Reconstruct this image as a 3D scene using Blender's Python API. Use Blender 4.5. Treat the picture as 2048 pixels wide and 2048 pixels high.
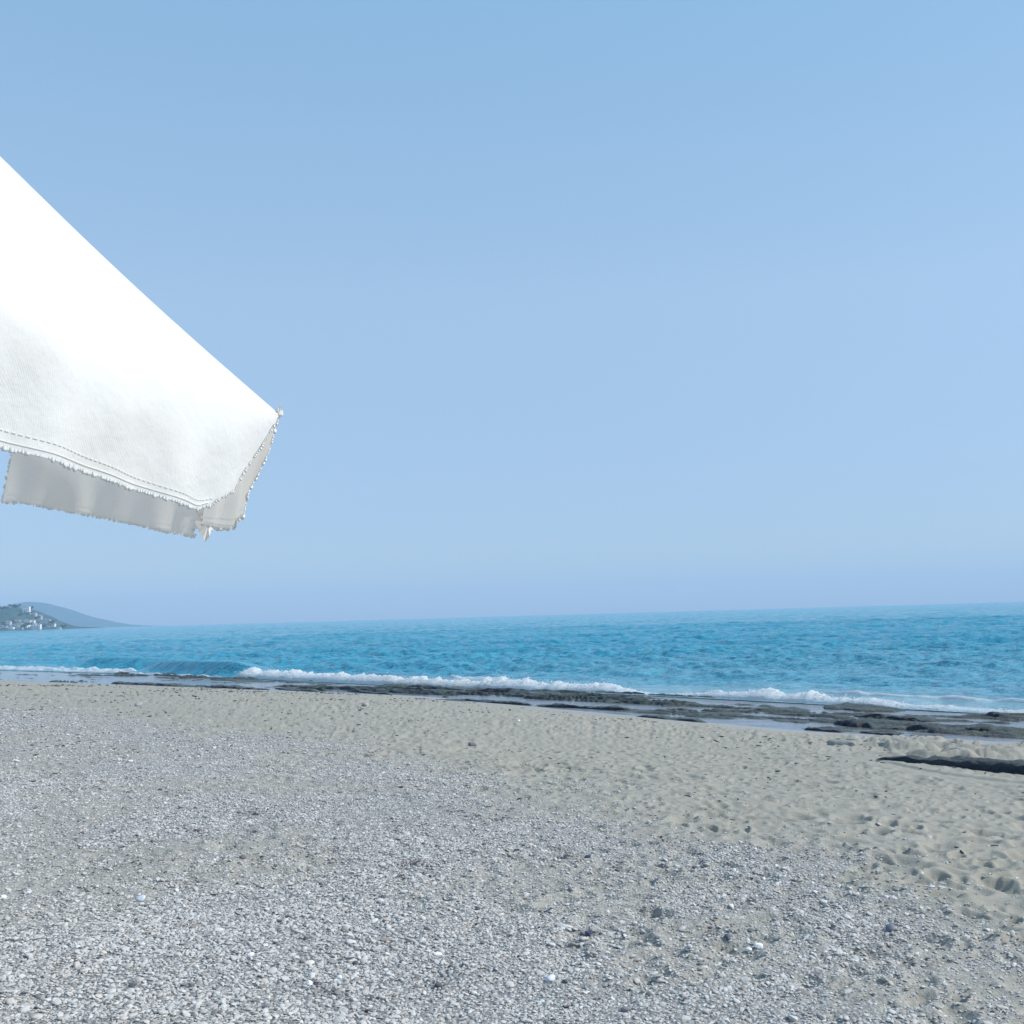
import bpy, math, random
import numpy as np
from mathutils import Vector, Matrix

sc = bpy.context.scene
for o in list(bpy.data.objects):
    bpy.data.objects.remove(o)

# ---------------------------------------------------------------- camera
FPX = 2054.0                      # focal length in pixels of the 2048 px photograph
EYE = 2.2                         # height of the lens over the sea
PITCH = math.radians(5.73)
ROLL = math.radians(1.62)
Fv = np.array([0, math.cos(PITCH), math.sin(PITCH)])
R0 = np.array([1.0, 0, 0]); U0 = np.array([0, -math.sin(PITCH), math.cos(PITCH)])
Rv = R0 * math.cos(ROLL) - U0 * math.sin(ROLL)
Uv = U0 * math.cos(ROLL) + R0 * math.sin(ROLL)
cam = bpy.data.cameras.new("camera")
cam.sensor_width = 36.0
cam.lens = 36.0 * FPX / 2048.0
cam.clip_start = 0.05
cam.clip_end = 40000
camo = bpy.data.objects.new("camera", cam)
camo.matrix_world = Matrix(((Rv[0], Uv[0], -Fv[0], 0), (Rv[1], Uv[1], -Fv[1], 0), (Rv[2], Uv[2], -Fv[2], EYE), (0, 0, 0, 1)))
sc.collection.objects.link(camo)
sc.camera = camo

# ---------------------------------------------------------------- sky, sun, exposure
SUN_AZ = math.radians(97)         # clockwise from the view direction (+Y)
SUN_EL = math.radians(42)
world = bpy.data.worlds.new("World")
sc.world = world
world.use_nodes = True
wt = world.node_tree
wt.nodes.clear()
wo = wt.nodes.new("ShaderNodeOutputWorld")
bg = wt.nodes.new("ShaderNodeBackground")
sky = wt.nodes.new("ShaderNodeTexSky")
sky.sky_type = 'NISHITA'
sky.sun_disc = False
sky.sun_elevation = SUN_EL
sky.sun_rotation = SUN_AZ
sky.altitude = 0
sky.air_density = 1.0
sky.dust_density = 0.6
sky.ozone_density = 1.6
SKY_TINT = (0.86, 1.0, 1.0, 1)
tint = wt.nodes.new("ShaderNodeMix"); tint.data_type = 'RGBA'; tint.blend_type = 'MULTIPLY'
tint.inputs[0].default_value = 1.0
tint.inputs[7].default_value = SKY_TINT
wt.links.new(sky.outputs[0], tint.inputs[6])
# thin even veil of haze in the whole sky
veil = wt.nodes.new("ShaderNodeMix"); veil.data_type = 'RGBA'
veil.inputs[0].default_value = 0.55
veil.inputs[7].default_value = (3.2, 4.8, 6.7, 1)
wt.links.new(tint.outputs[2], veil.inputs[6])
# paler and more lavender towards the horizon, deeper overhead
geo_ = wt.nodes.new("ShaderNodeTexCoord"); sxyz = wt.nodes.new("ShaderNodeSeparateXYZ"); wt.links.new(geo_.outputs['Generated'], sxyz.inputs[0])
rmp = wt.nodes.new("ShaderNodeValToRGB"); wt.links.new(sxyz.outputs[2], rmp.inputs[0])
el_ = rmp.color_ramp.elements
while len(el_) < 4: el_.new(.5)
for e_, (p_, c_) in zip(el_, ((0.0, (.82, .73, .77)), (.09, (.80, .735, .765)), (.29, (.91, .86, .845)), (.55, (.71, .82, .865)))):
    e_.position = p_; e_.color = c_ + (1,)
grade = wt.nodes.new("ShaderNodeMix"); grade.data_type = 'RGBA'; grade.blend_type = 'MULTIPLY'; grade.inputs[0].default_value = 1.0
wt.links.new(veil.outputs[2], grade.inputs[6]); wt.links.new(rmp.outputs[0], grade.inputs[7])
wt.links.new(grade.outputs[2], bg.inputs[0])
bg.inputs[1].default_value = 0.134
wt.links.new(bg.outputs[0], wo.inputs[0])

sun = bpy.data.lights.new("sun", 'SUN')
sun.energy = 3.4
sun.angle = math.radians(0.53)
sun.color = (1.0, 0.965, 0.91)
suno = bpy.data.objects.new("sun", sun)
sdir = Vector((math.sin(SUN_AZ) * math.cos(SUN_EL), math.cos(SUN_AZ) * math.cos(SUN_EL), math.sin(SUN_EL)))
suno.rotation_euler = (-sdir).to_track_quat('-Z', 'Y').to_euler()
suno.location = (20, 5, 30)
sc.collection.objects.link(suno)

sc.view_settings.view_transform = 'Standard'
sc.view_settings.look = 'None'
sc.view_settings.gamma = 1.0
sc.view_settings.exposure = 0.35
sc.render.engine = 'CYCLES'
sc.cycles.use_denoising = True
sc.cycles.max_bounces = 6
sc.cycles.volume_bounces = 2
sc.cycles.transparent_max_bounces = 8

# ---------------------------------------------------------------- helpers
def at_z(px, py, z=0.0):
    """point at height z seen at photograph pixel px, py"""
    d = Fv * FPX + Rv * (px - 1024) - Uv * (py - 1024)
    return np.array([0, 0, EYE]) + d * ((z - EYE) / d[2])

def at_y(px, py, y):
    d = Fv * FPX + Rv * (px - 1024) - Uv * (py - 1024)
    return np.array([0, 0, EYE]) + d * (y / d[1])

AL = np.array([.732, -.681]); SE = np.array([.681, .732])   # along the shore, out to sea

def link(o, parent=None):
    sc.collection.objects.link(o)
    if parent is not None:
        o.parent = parent
    return o

def tag(o, label=None, cat=None, group=None, kind=None):
    if label: o["label"] = label
    if cat: o["category"] = cat
    if group: o["group"] = group
    if kind: o["kind"] = kind
    return o

def np_mesh(name, verts, faces, mat=None, smooth=True, parent=None):
    verts = np.asarray(verts, dtype=np.float32); faces = np.asarray(faces, dtype=np.int32)
    me = bpy.data.meshes.new(name)
    nf, k = faces.shape
    me.vertices.add(len(verts)); me.vertices.foreach_set("co", verts.ravel())
    me.loops.add(nf * k); me.loops.foreach_set("vertex_index", faces.ravel())
    me.polygons.add(nf)
    me.polygons.foreach_set("loop_start", np.arange(0, nf * k, k, dtype=np.int32))
    me.polygons.foreach_set("loop_total", np.full(nf, k, dtype=np.int32))
    me.polygons.foreach_set("use_smooth", np.full(nf, smooth, dtype=bool))
    me.update(calc_edges=True)
    if mat: me.materials.append(mat)
    return link(bpy.data.objects.new(name, me), parent)

def grid_faces(nr, nc, keep=None):
    i = np.arange(nr * nc).reshape(nr, nc)
    f = np.stack([i[:-1, :-1], i[:-1, 1:], i[1:, 1:], i[1:, :-1]], -1).reshape(-1, 4)
    if keep is not None:
        k = keep.ravel()
        f = f[k[f].any(1)]
    return f

_rng = np.random.default_rng(7)
_T = _rng.random((64, 256, 256)).astype(np.float32)

def vn(x, y, seed=0):
    xi = np.floor(x).astype(np.int64); yi = np.floor(y).astype(np.int64)
    fx = x - xi; fy = y - yi
    fx = fx * fx * (3 - 2 * fx); fy = fy * fy * (3 - 2 * fy)
    T = _T[seed % 64]
    a = T[xi & 255, yi & 255]; b = T[(xi + 1) & 255, yi & 255]
    c = T[xi & 255, (yi + 1) & 255]; d = T[(xi + 1) & 255, (yi + 1) & 255]
    return (a * (1 - fx) + b * fx) * (1 - fy) + (c * (1 - fx) + d * fx) * fy

def fbm(x, y, octs=4, seed=0, gain=.5):
    s = 0; a = 1; t = 0
    for o in range(octs):
        ang = .6 * o + .3
        s = s + a * vn((x * math.cos(ang) - y * math.sin(ang)) * 2 ** o + 17 * o, (x * math.sin(ang) + y * math.cos(ang)) * 2 ** o + 31 * o, seed + o)
        t += a; a *= gain
    return s / t

def craters(x, y, cell, r, seed, p=0.7):
    """footprint like hollows with a low rim, one per jittered cell"""
    X = x / cell; Y = y / cell
    xi = np.floor(X).astype(np.int64); yi = np.floor(Y).astype(np.int64)
    out = np.zeros_like(X)
    for dx in (-1, 0, 1):
        for dy in (-1, 0, 1):
            cx = xi + dx; cy = yi + dy; A, B = cx & 255, cy & 255
            px = cx + _T[seed][A, B]; py = cy + _T[seed + 1][A, B]
            amp = _T[seed + 2][A, B]; rr = r / cell * (.6 + .8 * _T[seed + 3][A, B])
            th = _T[seed + 4][A, B] * 6.283
            ux = X - px; uy = Y - py
            a = ux * np.cos(th) + uy * np.sin(th); b = -ux * np.sin(th) + uy * np.cos(th)
            q = (a / rr) ** 2 + (b / (rr * .55)) ** 2
            prof = -np.exp(-q * 1.2) + .45 * np.exp(-(np.sqrt(q) - 1.45) ** 2 * 6)
            out += np.where(amp < p, (.35 + amp) * prof, 0)
    return np.where(out > 0, .32 * np.tanh(out / .32), 1.1 * np.tanh(out / 1.1))

def smooth(a, b, x):
    t = np.clip((x - a) / (b - a), 0, 1)
    return t * t * (3 - 2 * t)

# ---------------------------------------------------------------- materials
class NT:
    def __init__(s, name):
        s.m = bpy.data.materials.new(name); s.m.use_nodes = True
        s.t = s.m.node_tree; s.t.nodes.clear()
        s.out = s.t.nodes.new("ShaderNodeOutputMaterial")
    def n(s, kind, **kw):
        nd = s.t.nodes.new(kind)
        for k, v in kw.items(): setattr(nd, k, v)
        return nd
    def set(s, sock, v):
        if isinstance(v, bpy.types.NodeSocket): s.t.links.new(v, sock)
        elif v is not None: sock.default_value = v
    def coord(s): return s.n("ShaderNodeTexCoord").outputs['Object']
    def mapping(s, vec, scale=(1, 1, 1), rot=(0, 0, 0)):
        m = s.n("ShaderNodeMapping"); s.set(m.inputs[0], vec); m.inputs['Scale'].default_value = scale; m.inputs['Rotation'].default_value = rot
        return m.outputs[0]
    def noise(s, vec, scale, detail=3, rough=.5, dist=0):
        m = s.n("ShaderNodeTexNoise"); s.set(m.inputs['Vector'], vec); m.inputs['Scale'].default_value = scale
        m.inputs['Detail'].default_value = detail; m.inputs['Roughness'].default_value = rough; m.inputs['Distortion'].default_value = dist
        return m.outputs[0]
    def voro(s, vec, scale, feature='F1', out='Distance'):
        m = s.n("ShaderNodeTexVoronoi", feature=feature); s.set(m.inputs['Vector'], vec); m.inputs['Scale'].default_value = scale
        return m.outputs[out]
    def ramp(s, fac, pts):
        m = s.n("ShaderNodeValToRGB"); s.set(m.inputs[0], fac)
        e = m.color_ramp.elements
        while len(e) < len(pts): e.new(.5)
        for i, (p, c) in enumerate(pts):
            e[i].position = p; e[i].color = (c, c, c, 1) if isinstance(c, (int, float)) else tuple(c) + (1,)
        return m.outputs[0]
    def mix(s, f, a, b, mode='MIX'):
        m = s.n("ShaderNodeMix", data_type='RGBA', blend_type=mode)
        s.set(m.inputs[0], f)
        s.set(m.inputs[6], a if isinstance(a, bpy.types.NodeSocket) else tuple(a) + (1,))
        s.set(m.inputs[7], b if isinstance(b, bpy.types.NodeSocket) else tuple(b) + (1,))
        return m.outputs[2]
    def math(s, op, a, b=None, c=None):
        m = s.n("ShaderNodeMath", operation=op); s.set(m.inputs[0], a)
        if b is not None: s.set(m.inputs[1], b)
        if c is not None: s.set(m.inputs[2], c)
        return m.outputs[0]
    def attr(s, name, kind='GEOMETRY'):
        a = s.n("ShaderNodeAttribute", attribute_name=name, attribute_type=kind); return a.outputs['Fac']
    def bump(s, h, dist=.01, strength=1, normal=None):
        m = s.n("ShaderNodeBump"); s.set(m.inputs['Height'], h); m.inputs['Distance'].default_value = dist; m.inputs['Strength'].default_value = strength
        if normal is not None: s.set(m.inputs['Normal'], normal)
        return m.outputs[0]
    def pbr(s, col, rough=.8, normal=None, spec=.5, **kw):
        p = s.n("ShaderNodeBsdfPrincipled"); s.set(p.inputs['Base Color'], col if isinstance(col, bpy.types.NodeSocket) else tuple(col) + (1,))
        s.set(p.inputs['Roughness'], rough); s.set(p.inputs['Specular IOR Level'], spec)
        if normal is not None: s.set(p.inputs['Normal'], normal)
        for k, v in kw.items(): s.set(p.inputs[k], v)
        s.t.links.new(p.outputs[0], s.out.inputs[0]); return p

def simple(name, col, rough=.7, var=.15, scale=3.0, bump=0.0, spec=.4):
    n = NT(name); c = n.coord()
    f = n.noise(c, scale, 4, .6)
    k = n.mix(f, tuple(x * (1 - var) for x in col), tuple(min(1, x * (1 + var)) for x in col))
    n.pbr(k, rough, n.bump(f, bump) if bump else None, spec)
    return n.m

def mat_beach():
    n = NT("beach_sand"); c = n.coord()
    g = n.attr("gravel"); w = n.attr("wet")
    big = n.noise(c, .45, 4, .55); med = n.noise(c, 2.6, 4, .6)
    fine = n.noise(c, 70, 3, .7); grit = n.noise(c, 260, 2, .6)
    sand = n.mix(big, (.290, .276, .226), (.350, .322, .268))
    sand = n.mix(n.ramp(med, [(.35, 0.0), (.75, .45)]), sand, (.375, .350, .305))
    sand = n.mix(n.ramp(grit, [(.25, .55), (.5, 0.0)]), sand, (.12, .125, .12))
    # gravel seen from afar: little light and dark stones
    v1 = n.voro(c, 55, out='Color')
    vv = n.n("ShaderNodeSeparateColor"); n.set(vv.inputs[0], v1)
    gr = n.ramp(vv.outputs[0], [(0.0, (.09, .09, .10)), (.2, (.32, .31, .295)), (.7, (.46, .445, .42)), (1.0, (.72, .70, .67))])
    v2 = n.voro(c, 55)
    gr = n.mix(n.ramp(v2, [(.35, 0.0), (.75, .8)]), gr, (.17, .18, .19))
    col = n.mix(n.math('MULTIPLY', g, .8), sand, gr)
    col = n.mix(n.math('MULTIPLY', w, .5), col, (.30, .29, .31))
    h = n.math('ADD', n.math('MULTIPLY', fine, .5), n.math('MULTIPLY', grit, .35))
    hg = n.math('MULTIPLY', n.math('SUBTRACT', 1.0, v2), n.math('MULTIPLY', g, 1.3))
    h = n.math('ADD', h, hg)
    dry = n.math('SUBTRACT', 1.0, w)
    h = n.math('MULTIPLY', h, dry)
    rough = n.math('SUBTRACT', .9, n.math('MULTIPLY', w, .55))
    n.pbr(col, rough, n.bump(h, .010), .35)
    return n.m

def mat_pebble():
    n = NT("pebble_stone"); c = n.coord()
    oi = n.n("ShaderNodeObjectInfo"); wn = n.n("ShaderNodeTexWhiteNoise", noise_dimensions='3D'); n.set(wn.inputs[0], oi.outputs['Location'])
    sp = n.n("ShaderNodeSeparateColor"); n.set(sp.inputs[0], wn.outputs['Color'])
    clump = n.noise(oi.outputs['Location'], 2.4, 3, .55)
    t = n.math('SUBTRACT', n.math('ADD', n.math('MULTIPLY', n.math('ADD', sp.outputs[0], sp.outputs[1]), .5), .04), n.math('MULTIPLY', n.ramp(clump, [(.60, 0.0), (.74, 1.0)]), .42))
    h = n.math('ADD', n.math('MULTIPLY', sp.outputs[2], .75), n.math('MULTIPLY', n.noise(oi.outputs['Location'], .9, 2, .5), .35))
    base = n.ramp(t, [(0.0, (.05, .052, .065)), (.20, (.21, .205, .205)), (.42, (.46, .445, .42)), (.78, (.57, .555, .53)), (1.0, (.68, .665, .64))])
    warm = n.mix(n.ramp(h, [(.70, 0.0), (.95, .55)]), base, n.mix(.5, base, (.60, .44, .34)))
    cool = n.mix(n.ramp(h, [(.05, .5), (.3, 0.0)]), warm, n.mix(.5, warm, (.22, .28, .36)))
    f = n.noise(c, 3.0, 4, .6)
    col = n.mix(n.ramp(f, [(.3, 0.0), (.7, .35)]), cool, n.mix(.5, cool, (.2, .2, .2)))
    n.pbr(col, .85, n.bump(f, .0006), .15)
    return n.m

def mat_sea():
    n = NT("sea_water"); c = n.coord()
    sh = n.attr("shallow")
    big = n.noise(n.mapping(c, (.010, .05, 1), (0, 0, math.radians(-8))), 1.0, 4, .55)
    deep = n.mix(n.ramp(big, [(.3, 0.0), (.7, 1.0)]), (.020, .255, .39), (.050, .335, .47))
    col = n.mix(sh, deep, (.24, .42, .50))
    # ripples down to a few centimetres, then longer chop for the open water
    a = n.noise(n.mapping(c, (.55, 1.6, 1), (0, 0, math.radians(30))), 5.0, 5, .65)
    b = n.noise(n.mapping(c, (.5, 1.4, 1), (0, 0, math.radians(16))), .95, 5, .62)
    d = n.noise(n.mapping(c, (.4, 1.3, 1), (0, 0, math.radians(5))), .09, 5, .6)
    nb = n.bump(a, .11, .9)
    nb = n.bump(b, .65, .9, nb)
    nb = n.bump(d, 2.4, .9, nb)
    p = n.pbr(col, .08, nb, .26)
    p.inputs['IOR'].default_value = 1.33
    return n.m

def mat_shallow():
    n = NT("shallow_water"); c = n.coord()
    f = n.noise(n.mapping(c, (.4, 1.5, 1), (0, 0, math.radians(43))), 1.1, 4, .55)
    col = n.mix(n.ramp(f, [(.35, 0.0), (.65, 1.0)]), (.15, .165, .17), (.25, .27, .31))
    r = n.noise(n.mapping(c, (.7, 1.6, 1), (0, 0, math.radians(43))), 7, 4, .6)
    p = n.pbr(col, .12, n.bump(r, .012), .5)
    p.inputs['IOR'].default_value = 1.33
    return n.m

def mat_foam():
    n = NT("foam"); c = n.coord()
    f = n.noise(c, 9, 4, .65)
    col = n.mix(n.ramp(f, [(.3, 0.0), (.6, 1.0)]), (.70, .77, .82), (.90, .91, .92))
    b = n.bump(n.noise(c, 26, 4, .7), .03)
    d1 = n.n("ShaderNodeBsdfDiffuse"); n.set(d1.inputs[0], col); n.set(d1.inputs['Normal'], b)
    d2 = n.n("ShaderNodeBsdfTranslucent"); n.set(d2.inputs[0], col)
    mx = n.n("ShaderNodeMixShader"); mx.inputs[0].default_value = .45
    n.t.links.new(d1.outputs[0], mx.inputs[1]); n.t.links.new(d2.outputs[0], mx.inputs[2]); n.t.links.new(mx.outputs[0], n.out.inputs[0])
    return n.m

def mat_rock():
    n = NT("reef_rock"); c = n.coord()
    f = n.noise(n.mapping(c, (1, 1, 2.5)), 3.5, 5, .65)
    al = n.noise(c, 1.2, 4, .6)
    rock = n.mix(f, (.010, .013, .032), (.035, .042, .07))
    geo = n.n("ShaderNodeNewGeometry"); sx = n.n("ShaderNodeSeparateXYZ"); n.set(sx.inputs[0], geo.outputs['Normal'])
    up = n.ramp(sx.outputs[2], [(.55, 0.0), (.9, 1.0)])
    k = n.math('MULTIPLY', up, n.ramp(al, [(.35, .25), (.62, 1.0)]))
    col = n.mix(k, rock, n.mix(f, (.04, .07, .06), (.17, .20, .17)))
    n.pbr(col, .5, n.bump(n.noise(c, 9, 6, .75), .12), .5)
    return n.m

def mat_sandrock():
    n = NT("sand_crusted_rock"); c = n.coord()
    f = n.noise(c, 6, 5, .65)
    col = n.mix(f, (.16, .17, .165), (.33, .33, .30))
    n.pbr(col, .85, n.bump(f, .03), .3)
    return n.m

def mat_fabric():
    n = NT("white_canvas"); c = n.coord()
    st = n.noise(c, 4.0, 4, .6)
    col = n.mix(n.ramp(st, [(.45, 0.0), (.72, .45)]), (.91, .91, .90), (.82, .79, .73))
    wv = n.n("ShaderNodeTexWave"); n.set(wv.inputs['Vector'], c); wv.inputs['Scale'].default_value = 160; wv.inputs['Distortion'].default_value = .6
    b = n.bump(n.math('ADD', n.math('MULTIPLY', wv.outputs['Fac'], .02), n.noise(c, 7, 5, .6)), .009)
    dif = n.n("ShaderNodeBsdfDiffuse"); n.set(dif.inputs[0], col); n.set(dif.inputs['Normal'], b)
    tr = n.n("ShaderNodeBsdfTranslucent"); n.set(tr.inputs[0], n.mix(.6, col, (.96, .82, .66)))
    mx = n.n("ShaderNodeMixShader"); mx.inputs[0].default_value = .36
    n.t.links.new(dif.outputs[0], mx.inputs[1]); n.t.links.new(tr.outputs[0], mx.inputs[2])
    n.t.links.new(mx.outputs[0], n.out.inputs[0])
    return n.m

def mat_hill(name, a, b, scale):
    n = NT(name); c = n.coord()
    f = n.noise(c, scale, 6, .65); g = n.noise(c, scale * 5, 4, .6)
    col = n.mix(n.ramp(f, [(.35, 0.0), (.65, 1.0)]), a, b)
    n.pbr(col, .95, n.bump(g, 3), .1)
    return n.m

M = dict(beach=mat_beach(), pebble=mat_pebble(), sea=mat_sea(), shallow=mat_shallow(), foam=mat_foam(), rock=mat_rock(),
         sandrock=mat_sandrock(), fabric=mat_fabric(),
         fringe=simple("canvas_binding", (.80, .80, .78), .8, .06, 20),
         thread=simple("seam_thread", (.86, .85, .83), .8, .1, 20),
         wood=simple("pole_wood", (.38, .25, .14), .5, .2, 8),
         metal=simple("rib_metal", (.55, .56, .57), .35, .05, 8),
         far=mat_hill("far_hill", (.03, .07, .075), (.07, .12, .11), .012),
         near=mat_hill("near_hill", (.03, .075, .075), (.07, .115, .10), .05),  # bluish tint puts some of the haze into the green
         white=simple("white_render", (.80, .79, .76), .7, .05, .3),
         cream=simple("cream_render", (.60, .56, .50), .7, .08, .3),
         grey=simple("grey_render", (.42, .42, .44), .7, .08, .3),
         roof=simple("clay_roof", (.26, .20, .17), .8, .15, 1.0),
         slab=simple("roof_slab", (.45, .44, .42), .8, .1, 1.0),
         glass=simple("window_glass", (.03, .045, .06), .2, .1, 1.0),
         leaf=simple("leaf", (.03, .06, .03), .7, .4, .8),
         bark=simple("bark", (.10, .075, .05), .9, .2, 2.0))

# ---------------------------------------------------------------- ground shape
US = [-300, -60, -46.8, -33, -21.9, -14.3, -9, -5.4, 20, 300]
VS = [17.5, 17.3, 17.5, 19.0, 19.6, 18.1, 17.1, 17.3, 17.3, 17.3]
UF = [-300, -59.4, -46.4, -35.7, -21.4, -17.9, -13.1, -9.7, -6.6, 20, 300]
VF = [22.0, 22.3, 23.0, 22.9, 22.3, 22.6, 22.3, 21.9, 21.5, 21.2, 21.2]
UG = [-60, -33.6, -26.7, -17.2, -12.4, -9.1, -6.8, -5.2, -3.8, -2.95, -2.33, -1.85, -1.44, 0, 4]
VG = [9.9, 9.9, 10.0, 9.0, 8.75, 8.6, 7.7, 7.15, 6.4, 5.8, 5.1, 4.5, 4.4, 3.6, 1.5]
UC = [-30, -5.44, -5.11, -4.61, -4.23, -3.9, -3.45, 3, 30]
VC = [12.1, 11.92, 11.75, 11.35, 11.12, 11.02, 10.95, 10.8, 10.8]

def gravel_mask(u, v, x, y):
    e = np.interp(u, UG, VG) + (fbm(x * 1.1, y * 1.1, 4, 40) - .5) * 2.8
    return smooth(1.1, -1.6, v - e) * (.45 + .55 * smooth(.3, .6, fbm(x * .9 + 9, y * .9, 3, 33)))

def ground_z(x, y, detail=True):
    u = x * AL[0] + y * AL[1]; v = x * SE[0] + y * SE[1]
    s = np.interp(u, US, VS) - v
    z = np.where(s > 0, .72 * (1 - np.exp(-np.maximum(s, 0) / 11.)) / (1 - math.exp(-17.3 / 11)) * 1.0, 0.02 * s)
    z = np.where(s > 17.3, .72 + .012 * (s - 17.3), z)
    z = np.minimum(z, 2.0)
    off = v - (np.interp(u, UF, VF) + .5)
    z = np.where(off > 0, -.09 - np.minimum(off * .06, 4.5) , np.maximum(z, -.07))
    # cut bank in the sand at the right
    cut = v - (np.interp(u, UC, VC) + .24 * (fbm(u * .9, u * 0 + 3, 5, 11) - .5))
    hh = .025 * smooth(-5.75, -4.9, u)
    z = z + hh * smooth(-.02, .05, cut) * np.exp(-np.maximum(cut, 0) / 2.6)
    if not detail: return z
    g = gravel_mask(u, v, x, y)
    sand = smooth(.25, 1.9, s) * smooth(400, 60, np.hypot(x, y))
    rough = sand * (1 - .75 * g)
    right = smooth(-22, -7, u)
    rough = rough * (1 - .85 * np.exp(-(cut / .35) ** 2) * smooth(-6.2, -5.6, u))
    trod = .75 + .8 * smooth(.3, .7, fbm(x * .28, y * .28, 3, 7))
    z = z + rough * trod * (.032 + .008 * right) * craters(x, y, .38, .145, 0, .68)
    z = z + rough * trod * (.026 + .010 * right) * craters(x + 5, y - 3, .20, .08, 6, .7)
    z = z + rough * .018 * craters(x - 2, y + 8, .12, .05, 12, .7)
    z = z + sand * .05 * (fbm(x * .55, y * .55, 3, 14) - .5)
    z = z + rough * .022 * (fbm(x * 3.1, y * 3.1, 3, 18) - .5)
    z = z + sand * g * .035 * (fbm(x * 2.2, y * 2.2, 3, 22) - .5)
    z = z + sand * .006 * (fbm(x * 14, y * 14, 2, 26) - .5)
    # hummocks between the bank and the reef
    hm = smooth(-9, -6, u) * smooth(0.5, 1.2, cut) * smooth(-.1, .9, s)
    rg = 1 - np.abs(2 * fbm(u * .55, v * 1.5, 3, 44) - 1)
    z = z + hm * .10 * (smooth(.80, .99, rg) - .3)
    return z

def polar(rows, dense, span_dense, ncoarse, full=math.pi):
    a = np.linspace(-span_dense, span_dense, dense)
    b = np.linspace(span_dense, full, ncoarse + 1)[1:]
    return np.concatenate([-b[::-1], a, b])

# beach: one sheet from the camera's feet to the horizon
r = [0.25]
while r[-1] < 7000:
    x = r[-1]
    if x < 2.2: st = .12
    elif x < 48: st = max(.014, .62 * x * x / 1540.)
    else: st = x * .06
    if 9.8 < x < 14.0: st = min(st, .02)
    r.append(x + st)
r = np.array(r)
az = polar(r, 1650, math.radians(47), 60)
A, RR = np.meshgrid(az, r)
X = RR * np.sin(A); Y = RR * np.cos(A)
Z = ground_z(X, Y)
far = RR > 60
Z = np.where(far, np.where((X * SE[0] + Y * SE[1]) > 26, np.minimum(Z, -.5 - (RR - 60) * .0008), Z), Z)
beach = np_mesh("beach", np.stack([X, Y, Z], -1).reshape(-1, 3), grid_faces(*X.shape), M['beach'])
tag(beach, "grey sand and gravel beach sloping down to the sea", None, None, "structure")
uu = X * AL[0] + Y * AL[1]; vv = X * SE[0] + Y * SE[1]
gm = gravel_mask(uu, vv, X, Y)
ss = np.interp(uu, US, VS) - vv
wet = smooth(1.3, .1, ss + .8 * (fbm(uu * .7, vv * .7, 3, 50) - .5)) * smooth(60, 0, np.abs(uu + 20))
for nm, arr in (("gravel", gm), ("wet", wet)):
    at = beach.data.attributes.new(nm, 'FLOAT', 'POINT'); at.data.foreach_set("value", arr.astype(np.float32).ravel())

# sea: one curved sheet whose edge is the true horizon
r = [12.0]
while r[-1] < 7000:
    x = r[-1]
    if x < 50: st = .075
    elif x < 80: st = .14
    elif x < 160: st = .4
    else: st = x * .012
    r.append(x + st)
r = np.array(r)
az = polar(r, 1150, math.radians(44), 70, math.radians(118))
A, RR = np.meshgrid(az, r)
X = RR * np.sin(A); Y = RR * np.cos(A)
u = X * AL[0] + Y * AL[1]; v = X * SE[0] + Y * SE[1]
off = v - np.interp(u, UF, VF)
rng = np.random.default_rng(3)
W = np.zeros_like(X)
for i in range(120):
    lam = .28 * (10 / .28) ** rng.random()
    th = rng.normal(.15, .45)
    dx = SE[0] * math.cos(th) - SE[1] * math.sin(th); dy = SE[0] * math.sin(th) + SE[1] * math.cos(th)
    k = 2 * math.pi / lam
    amp = .0080 * lam ** .50
    lod = smooth(lam * 260, lam * 90, RR)
    ph = k * (dx * X + dy * Y) + rng.random() * 6.28 + 1.2 * vn(X * .05 + i, Y * .05, i % 60)
    s_ = np.sin(ph); W += amp * lod * (s_ + .25 * np.cos(2 * ph))
patch = .55 + .9 * fbm(X * .06, Y * .06, 3, 9)
W *= 1 - .75 * smooth(-48, -46, u) * smooth(-36.5, -38, u) * smooth(4, 2.5, off)
Z = .02 + W * smooth(.2, 7, off) * patch * .9 - RR ** 2 / (2 * 6.37e6)
Z += .10 * smooth(1, 6, off) * (np.maximum(0, np.sin(off * 2 * math.pi / 7.5 + 3 * fbm(u * .05, v * .05, 2, 5))) ** 2) * smooth(60, 20, off)
# the swell still unbroken at the left, steep on its landward side
def bumpu(u, a, b, w): return smooth(a - w, a + w, u) * smooth(b + w, b - w, u)
hw = .52 * bumpu(u, -46.5, -37.2, 1.6) * (.8 + .4 * vn(u * .35, u * 0, 3))
crest = 1.1 + .25 * np.sin(u * .5)
q = off - crest
Z += hw * np.where(q < 0, np.exp(-(q / .42) ** 2), np.exp(-(q / 1.5) ** 2))
hw2 = .30 * bumpu(u, -58, -48, 1.8) * (.7 + .6 * vn(u * .3, u * 0, 8))
q = off - 4.2 - .05 * (u + 52)
Z += hw2 * np.where(q < 0, np.exp(-(q / .6) ** 2), np.exp(-(q / 1.7) ** 2))
keep = off > -.35
sea = np_mesh("sea", np.stack([X, Y, Z], -1).reshape(-1, 3), grid_faces(*X.shape, keep=keep), M['sea'])
tag(sea, "blue rippled sea reaching the horizon", None, None, "structure")
shal = smooth(5.5, .2, off + 2.2 * (fbm(X * .25, Y * .25, 3, 12) - .5)) * smooth(-44, -16, u) * .8
shal = np.clip(shal + .34 * smooth(45, 3, off + 6 * (fbm(X * .08, Y * .08, 3, 17) - .5)) * smooth(-50, -10, u), 0, 1)
at = sea.data.attributes.new("shallow", 'FLOAT', 'POINT'); at.data.foreach_set("value", shal.astype(np.float32).ravel())

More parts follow.
